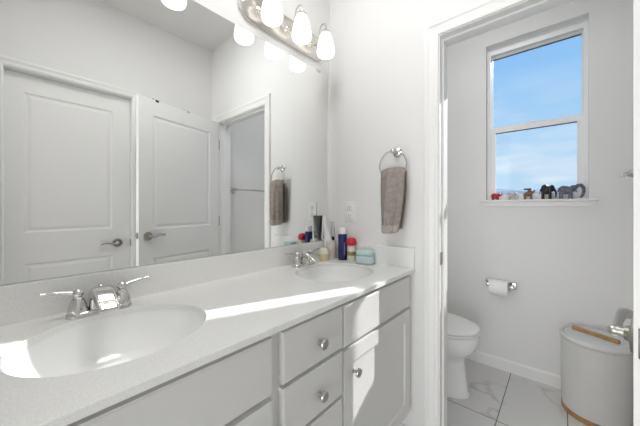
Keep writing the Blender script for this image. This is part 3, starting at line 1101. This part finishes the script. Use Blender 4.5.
def squeeze_tube(name, label, base, hgt, rad, tilt, yaw, body_m, cap_m, print_m=None, full=1.0):
    o = thing(name, label, 'tube', base)
    M = Matrix.Translation(base) @ Matrix.Rotation(yaw, 4, 'Z') @ Matrix.Rotation(tilt, 4, 'X')
    mb = MB(M)
    N = 28
    rings = []
    for k in range(10):
        t = k / 9
        ex = rad * (1 - t) + rad * 1.25 * t
        ey = rad * min(1.0, (1 - t) * full) + 0.0016
        z = 0.024 + (hgt - 0.024) * t
        rings.append([(ex * cos(2 * pi * i / N), ey * sin(2 * pi * i / N), z) for i in range(N)])
    mb.loft(rings)
    b = mb.build('tube_body', body_m, o, smooth=50)
    mb = MB(M)
    mb.box(-rad * 1.26, rad * 1.26, -0.0025, 0.0025, hgt - 0.012, hgt, 0.0008)
    mb.build('crimp', WHITEC, b)
    MB(M).lathe([(0.0, 0.0), (rad * 0.86, 0.0), (rad * 0.9, 0.003), (rad * 0.9, 0.020), (rad * 0.8, 0.0245), (0.0, 0.0245)], (0, 0, 0), 'z', 24, False, False).build('cap', cap_m, o, smooth=40)
    if print_m:
        mb = MB(M)
        prs = []
        for k in range(8):
            t = k / 7
            tt = 0.40 + t * 0.52
            ex = (rad * (1 - tt) + rad * 1.25 * tt)
            ey = rad * min(1.0, (1 - tt) * full) + 0.0016
            z = 0.024 + (hgt - 0.024) * tt
            r_ = []
            for i in range(7):
                a = radians(102 + 42 * i / 6)
                r_.append(mb.v((ex * cos(a) * 1.01, ey * sin(a) * 1.01 - 0.0003, z)))
            prs.append(r_)
        for a, b_ in zip(prs, prs[1:]):
            for i in range(6):
                mb.f([a[i], a[i + 1], b_[i + 1], b_[i]])
        mb.build('printed_band', print_m, b)
    return o
c = (0.064, 1.288, ZT + 0.0005)
cu = thing('tumbler', 'pale beige tumbler holding the white tube in the mirror corner', 'cup', c)
MB().lathe([(0.0, 0.0), (0.032, 0.0), (0.034, 0.003), (0.0365, 0.104), (0.0355, 0.106), (0.0345, 0.104), (0.032, 0.006), (0.0, 0.006)], c, 'z', 40, False, False).build('cup', BEIGE, cu, smooth=40)
squeeze_tube('toothpaste_tube', 'white tube with a dark teal band leaning towards the mirror in the tumbler', (0.061, 1.284, ZT + 0.008), 0.252, 0.0260, radians(-7), radians(116), WHITEC, WHITEC, STRIPE, 1.5)
squeeze_tube('cream_tube', 'slim grey patterned tube with a black cap on the side splash ledge', (0.036, 1.3488, 1.0252), 0.128, 0.0102, 0, 0, TUBEG, BLACKP)

# ------------------------------------------------------------------ toilet
ty = 1.985
to = thing('toilet', 'white two-piece toilet facing away from the mirror wall', 'toilet', (0.36, ty, 0))
def oval(xb, xf, hw, z, n=40, sq=0.85, tipk=1.0):
    """egg outline: blunt at xb, round at xf"""
    pts = []
    cx_ = xb + (xf - xb) * 0.42
    for i in range(n):
        a = 2 * pi * i / n
        ca, sa = cos(a), sin(a)
        if ca >= 0:
            x = cx_ + (xf - cx_) * ca ** 0.92
            y = hw * math.copysign(abs(sa) ** 0.90, sa)
        else:
            x = cx_ - (cx_ - xb) * abs(ca) ** 0.75
            y = hw * math.copysign(abs(sa) ** 0.75, sa)
        pts.append((x, ty + y, z))
    return pts
mb = MB()
mb.loft([oval(0.16, 0.662, 0.118, 0.0), oval(0.16, 0.664, 0.120, 0.012), oval(0.165, 0.652, 0.112, 0.03), oval(0.17, 0.642, 0.108, 0.12), oval(0.17, 0.632, 0.108, 0.21),
         oval(0.17, 0.638, 0.118, 0.245), oval(0.17, 0.668, 0.146, 0.275), oval(0.17, 0.694, 0.168, 0.305), oval(0.16, 0.711, 0.181, 0.345), oval(0.15, 0.716, 0.184, 0.385), oval(0.15, 0.714, 0.183, 0.405), oval(0.155, 0.706, 0.176, 0.410)])
mb.build('bowl', PORC, to, smooth=50)
mb = MB()
mb.loft([oval(0.225, 0.712, 0.180, 0.412), oval(0.222, 0.719, 0.185, 0.415), oval(0.222, 0.719, 0.185, 0.426), oval(0.225, 0.714, 0.181, 0.430)])
mb.build('seat', PLAST, to, smooth=50)
mb = MB()
mb.loft([oval(0.225, 0.716, 0.182, 0.433), oval(0.222, 0.722, 0.186, 0.437), oval(0.224, 0.719, 0.184, 0.446), oval(0.235, 0.700, 0.170, 0.453), oval(0.30, 0.60, 0.10, 0.457)])
mb.box(0.205, 0.24, ty - 0.09, ty - 0.05, 0.411, 0.440, 0.006)
mb.box(0.205, 0.24, ty + 0.05, ty + 0.09, 0.411, 0.440, 0.006)
mb.build('lid', PLAST, to, smooth=50)
MB().box(0.015, 0.20, ty - 0.215, ty + 0.215, 0.405, 0.76, 0.025, 4).build('tank', PORC, to, smooth=50)
MB().box(0.008, 0.208, ty - 0.223, ty + 0.223, 0.76, 0.79, 0.010, 3).build('tank_lid', PORC, to, smooth=50)
mb = MB().tube([(0.20, ty - 0.15, 0.69), (0.218, ty - 0.15, 0.69), (0.222, ty - 0.13, 0.688), (0.222, ty - 0.08, 0.682)], 0.007, 10)
mb.build('flush_lever', CHROME, to)

# ------------------------------------------------------------------ toilet-roll holder and roll
py = WY - 0.062
hp = thing('toilet_paper_holder', 'chrome toilet paper holder with square plates on the window wall', 'toilet paper holder', (0.765, WY, 0.645))
for x in (0.688, 0.842):
    mb = MB()
    mb.box(x - 0.022, x + 0.022, WY - 0.010, WY, 0.622, 0.672, 0.003)
    mb.box(x - 0.010, x + 0.010, WY - 0.078, WY - 0.008, 0.635, 0.659, 0.003)
    mb.build('mounting_plate', CHROME, hp)
MB().tube([(0.690, py, 0.645), (0.840, py, 0.645)], 0.007, 14).build('spindle', CHROME, hp)
rl = thing('toilet_paper_roll', 'white toilet paper roll hanging on the chrome holder', 'toilet paper', (0.765, py, 0.615))
mb = MB()
RZ = 0.645 - 0.0165
mb.lathe([(0.021, -0.058), (0.055, -0.058), (0.057, -0.056), (0.057, 0.056), (0.055, 0.058), (0.021, 0.058)], (0.762, py, RZ + 0.002), 'x', 40, False, False)
mb.build('paper', PAPER, rl, smooth=40)
MB().lathe([(0.0212, -0.0582), (0.0212, 0.0582), (0.0192, 0.0582), (0.0192, -0.0582), (0.0212, -0.0582)], (0.762, py, RZ + 0.002), 'x', 24, False, False).build('core', CREAM, rl, smooth=40)

# ------------------------------------------------------------------ towel bar on the toilet room's right wall
bz = 1.412
tbx = WX - 0.095
ba = thing('towel_bar', 'chrome towel bar with square ends on the toilet room wall', 'towel bar', (WX, 1.95, bz))
for y in (1.545, 2.345):
    mb = MB()
    mb.box(WX - 0.009, WX, y - 0.024, y + 0.024, bz - 0.024, bz + 0.024, 0.003)
    mb.box(tbx - 0.010, WX - 0.006, y - 0.010, y + 0.010, bz - 0.010, bz + 0.010, 0.002)
    mb.build('bracket', CHROME, ba)
MB().box(tbx - 0.008, tbx + 0.008, 1.540, 2.350, bz - 0.008, bz + 0.008, 0.002).build('bar', CHROME, ba)

# ------------------------------------------------------------------ hamper
hx, hy = 1.262, 2.305
hmp = thing('hamper', 'round pale grey laundry hamper with wood base and wood lid handle', 'hamper', (hx, hy, 0))
MB().lathe([(0.0, 0.028), (0.148, 0.028), (0.1495, 0.05), (0.153, 0.30), (0.1545, 0.440), (0.0, 0.441)], (hx, hy, 0), 'z', 64, False, False).build('body', HAMP, hmp, smooth=40)
MB().lathe([(0.0, 0.0), (0.147, 0.0), (0.1515, 0.003), (0.1515, 0.030), (0.0, 0.031)], (hx, hy, 0), 'z', 64, False, False).build('base_band', WOOD, hmp, smooth=40)
MB().lathe([(0.1545, 0.434), (0.1605, 0.438), (0.1625, 0.448), (0.160, 0.459), (0.153, 0.464), (0.146, 0.462), (0.1445, 0.456), (0.1445, 0.438)], (hx, hy, 0), 'z', 64, False, False).build('rim', HAMP, hmp, smooth=50)
ldm = MB().lathe([(0.0, 0.440), (0.142, 0.440), (0.1435, 0.455), (0.141, 0.461), (0.10, 0.464), (0.0, 0.465)], (hx, hy, 0), 'z', 64, False, False).build('lid', HLID, hmp, smooth=40)
hd = Vector((0.188, -0.100, 0)).normalized()
Mh = Matrix.Translation((hx, hy + 0.008, 0.464)) @ Matrix.Rotation(math.atan2(hd.y, hd.x), 4, 'Z')
MB(Mh).box(-0.108, 0.108, -0.011, 0.011, 0.0, 0.022, 0.004, 3).build('handle', WOOD, ldm, smooth=40)

# ------------------------------------------------------------------ figurines on the sill
SZ = OZ0 - 0.004
SY = WY + 0.022
def figurine(name, label, x, material, parts_fn, voxel=0.0022, y=SY, cat='figurine'):
    """one body fused from overlapping lumps"""
    o = thing(name, label, cat, (x, y, SZ))
    mb = MB(Matrix.Translation((x, y, SZ)))
    parts_fn(mb)
    b = mb.build('body', material, o, smooth=0)
    r = b.modifiers.new('fuse', 'REMESH')
    r.mode = 'VOXEL'
    r.voxel_size = voxel
    r.use_smooth_shade = True
    s = b.modifiers.new('soft', 'SMOOTH')
    s.factor = 0.5
    s.iterations = 3
    return o
def arc(p0, p1, p2, n=9):
    p0, p1, p2 = Vector(p0), Vector(p1), Vector(p2)
    return [(p0 * (1 - t) ** 2 + p1 * 2 * t * (1 - t) + p2 * t * t) for t in [i / (n - 1) for i in range(n)]]
def elephant(L, Ht, trunk, wd=0.36, humped=0.0):
    """elephant facing +x: L long, Ht tall"""
    def fn(mb):
        lr = L * 0.085
        for sx in (-0.27, 0.12):
            for sy in (-1, 1):
                mb.lathe([(lr * 1.12, 0.0), (lr, Ht * 0.12), (lr * 1.05, Ht * 0.5)], (L * sx, sy * L * wd * 0.30, 0), 'z', 14)
        mb.ball((-0.09 * L, 0, Ht * 0.62), (0.33 * L, wd * 0.5 * L, Ht * 0.30))
        mb.ball((-0.16 * L, 0, Ht * (0.66 + humped)), (0.22 * L, wd * 0.42 * L, Ht * 0.27))
        mb.ball((0.23 * L, 0, Ht * 0.72), (0.155 * L, wd * 0.40 * L, Ht * 0.235))
        for sy in (-1, 1):
            mb.ball((0.135 * L, sy * wd * 0.44 * L, Ht * 0.66), (0.095 * L, wd * 0.10 * L, Ht * 0.22))
            mb.tube([(0.33 * L, sy * 0.06 * L, Ht * 0.55), (0.40 * L, sy * 0.07 * L, Ht * 0.46), (0.45 * L, sy * 0.07 * L, Ht * 0.48)], [0.022 * L, 0.018 * L, 0.010 * L], 8)
        mb.tube([(-0.40 * L, 0, Ht * 0.68), (-0.445 * L, 0, Ht * 0.5), (-0.45 * L, 0, Ht * 0.3)], [0.02 * L, 0.016 * L, 0.022 * L], 8)
        if trunk == 'down':
            pts = arc((0.33 * L, 0, Ht * 0.68), (0.47 * L, 0, Ht * 0.52), (0.42 * L, 0, Ht * 0.08))
        else:
            pts = arc((0.30 * L, 0, Ht * 0.66), (0.55 * L, 0, Ht * 0.55), (0.50 * L, 0, Ht * 0.95))
        if trunk:
            mb.tube(pts, [L * (0.075 - 0.042 * i / 8) for i in range(9)], 12)
    return fn
figurine('elephant_figurine', 'small red elephant figurine at the left end of the window sill', 0.730, E_RED, elephant(0.078, 0.056, 'up', 0.5), 0.0018)
figurine('elephant_figurine', 'small grey-white elephant figurine between the red and brown ones', 0.834, E_WHITE, elephant(0.082, 0.060, 'down', 0.5), 0.0018)
def brown_fn(mb):
    for sx in (-0.020, 0.016):
        for sy in (-1, 1):
            mb.lathe([(0.0075, 0.0), (0.0065, 0.012), (0.007, 0.032)], (sx, sy * 0.010, 0), 'z', 12)
    mb.ball((-0.004, 0, 0.038), (0.026, 0.017, 0.017))
    mb.ball((0.006, 0, 0.056), (0.014, 0.013, 0.018))
    mb.ball((0.022, 0, 0.052), (0.012, 0.010, 0.010))
    mb.tube([(0.026, 0, 0.052), (0.034, 0, 0.060), (0.036, 0, 0.070)], [0.007, 0.005, 0.0045], 10)
    mb.tube([(-0.026, 0, 0.040), (-0.031, 0, 0.028)], [0.003, 0.003], 8)
br = figurine('animal_figurine', 'brown carved animal figurine with a flat dark top on the sill', 0.931, E_BROWN, brown_fn, 0.0016)
mb = MB(Matrix.Translation((0.931, SY, SZ)))
mb.box(-0.026, 0.018, -0.013, 0.013, 0.070, 0.081, 0.003, 3)
mb.build('flat_top', E_BLACK, br)
figurine('elephant_figurine', 'black elephant figurine with lowered trunk on the window sill', 1.040, E_BLACK, elephant(0.100, 0.106, 'down', 0.52, 0.06), 0.0022)
def big_elephant():
    base = elephant(0.122, 0.098, None, 0.38)
    def fn(mb):
        base(mb)
        # lifted brow and the trunk sweeping out, up and round to the ground
        mb.tube([(0.038, 0, 0.072), (0.052, 0, 0.090), (0.066, 0, 0.092), (0.078, 0, 0.074), (0.080, 0, 0.050), (0.074, 0, 0.024), (0.064, 0, 0.008)],
                [0.011, 0.0115, 0.011, 0.010, 0.009, 0.008, 0.007], 12)
    return fn
figurine('elephant_figurine', 'large blue-grey elephant figurine at the right end of the sill', 1.143, E_GREY, big_elephant(), 0.0022, WY + 0.020)
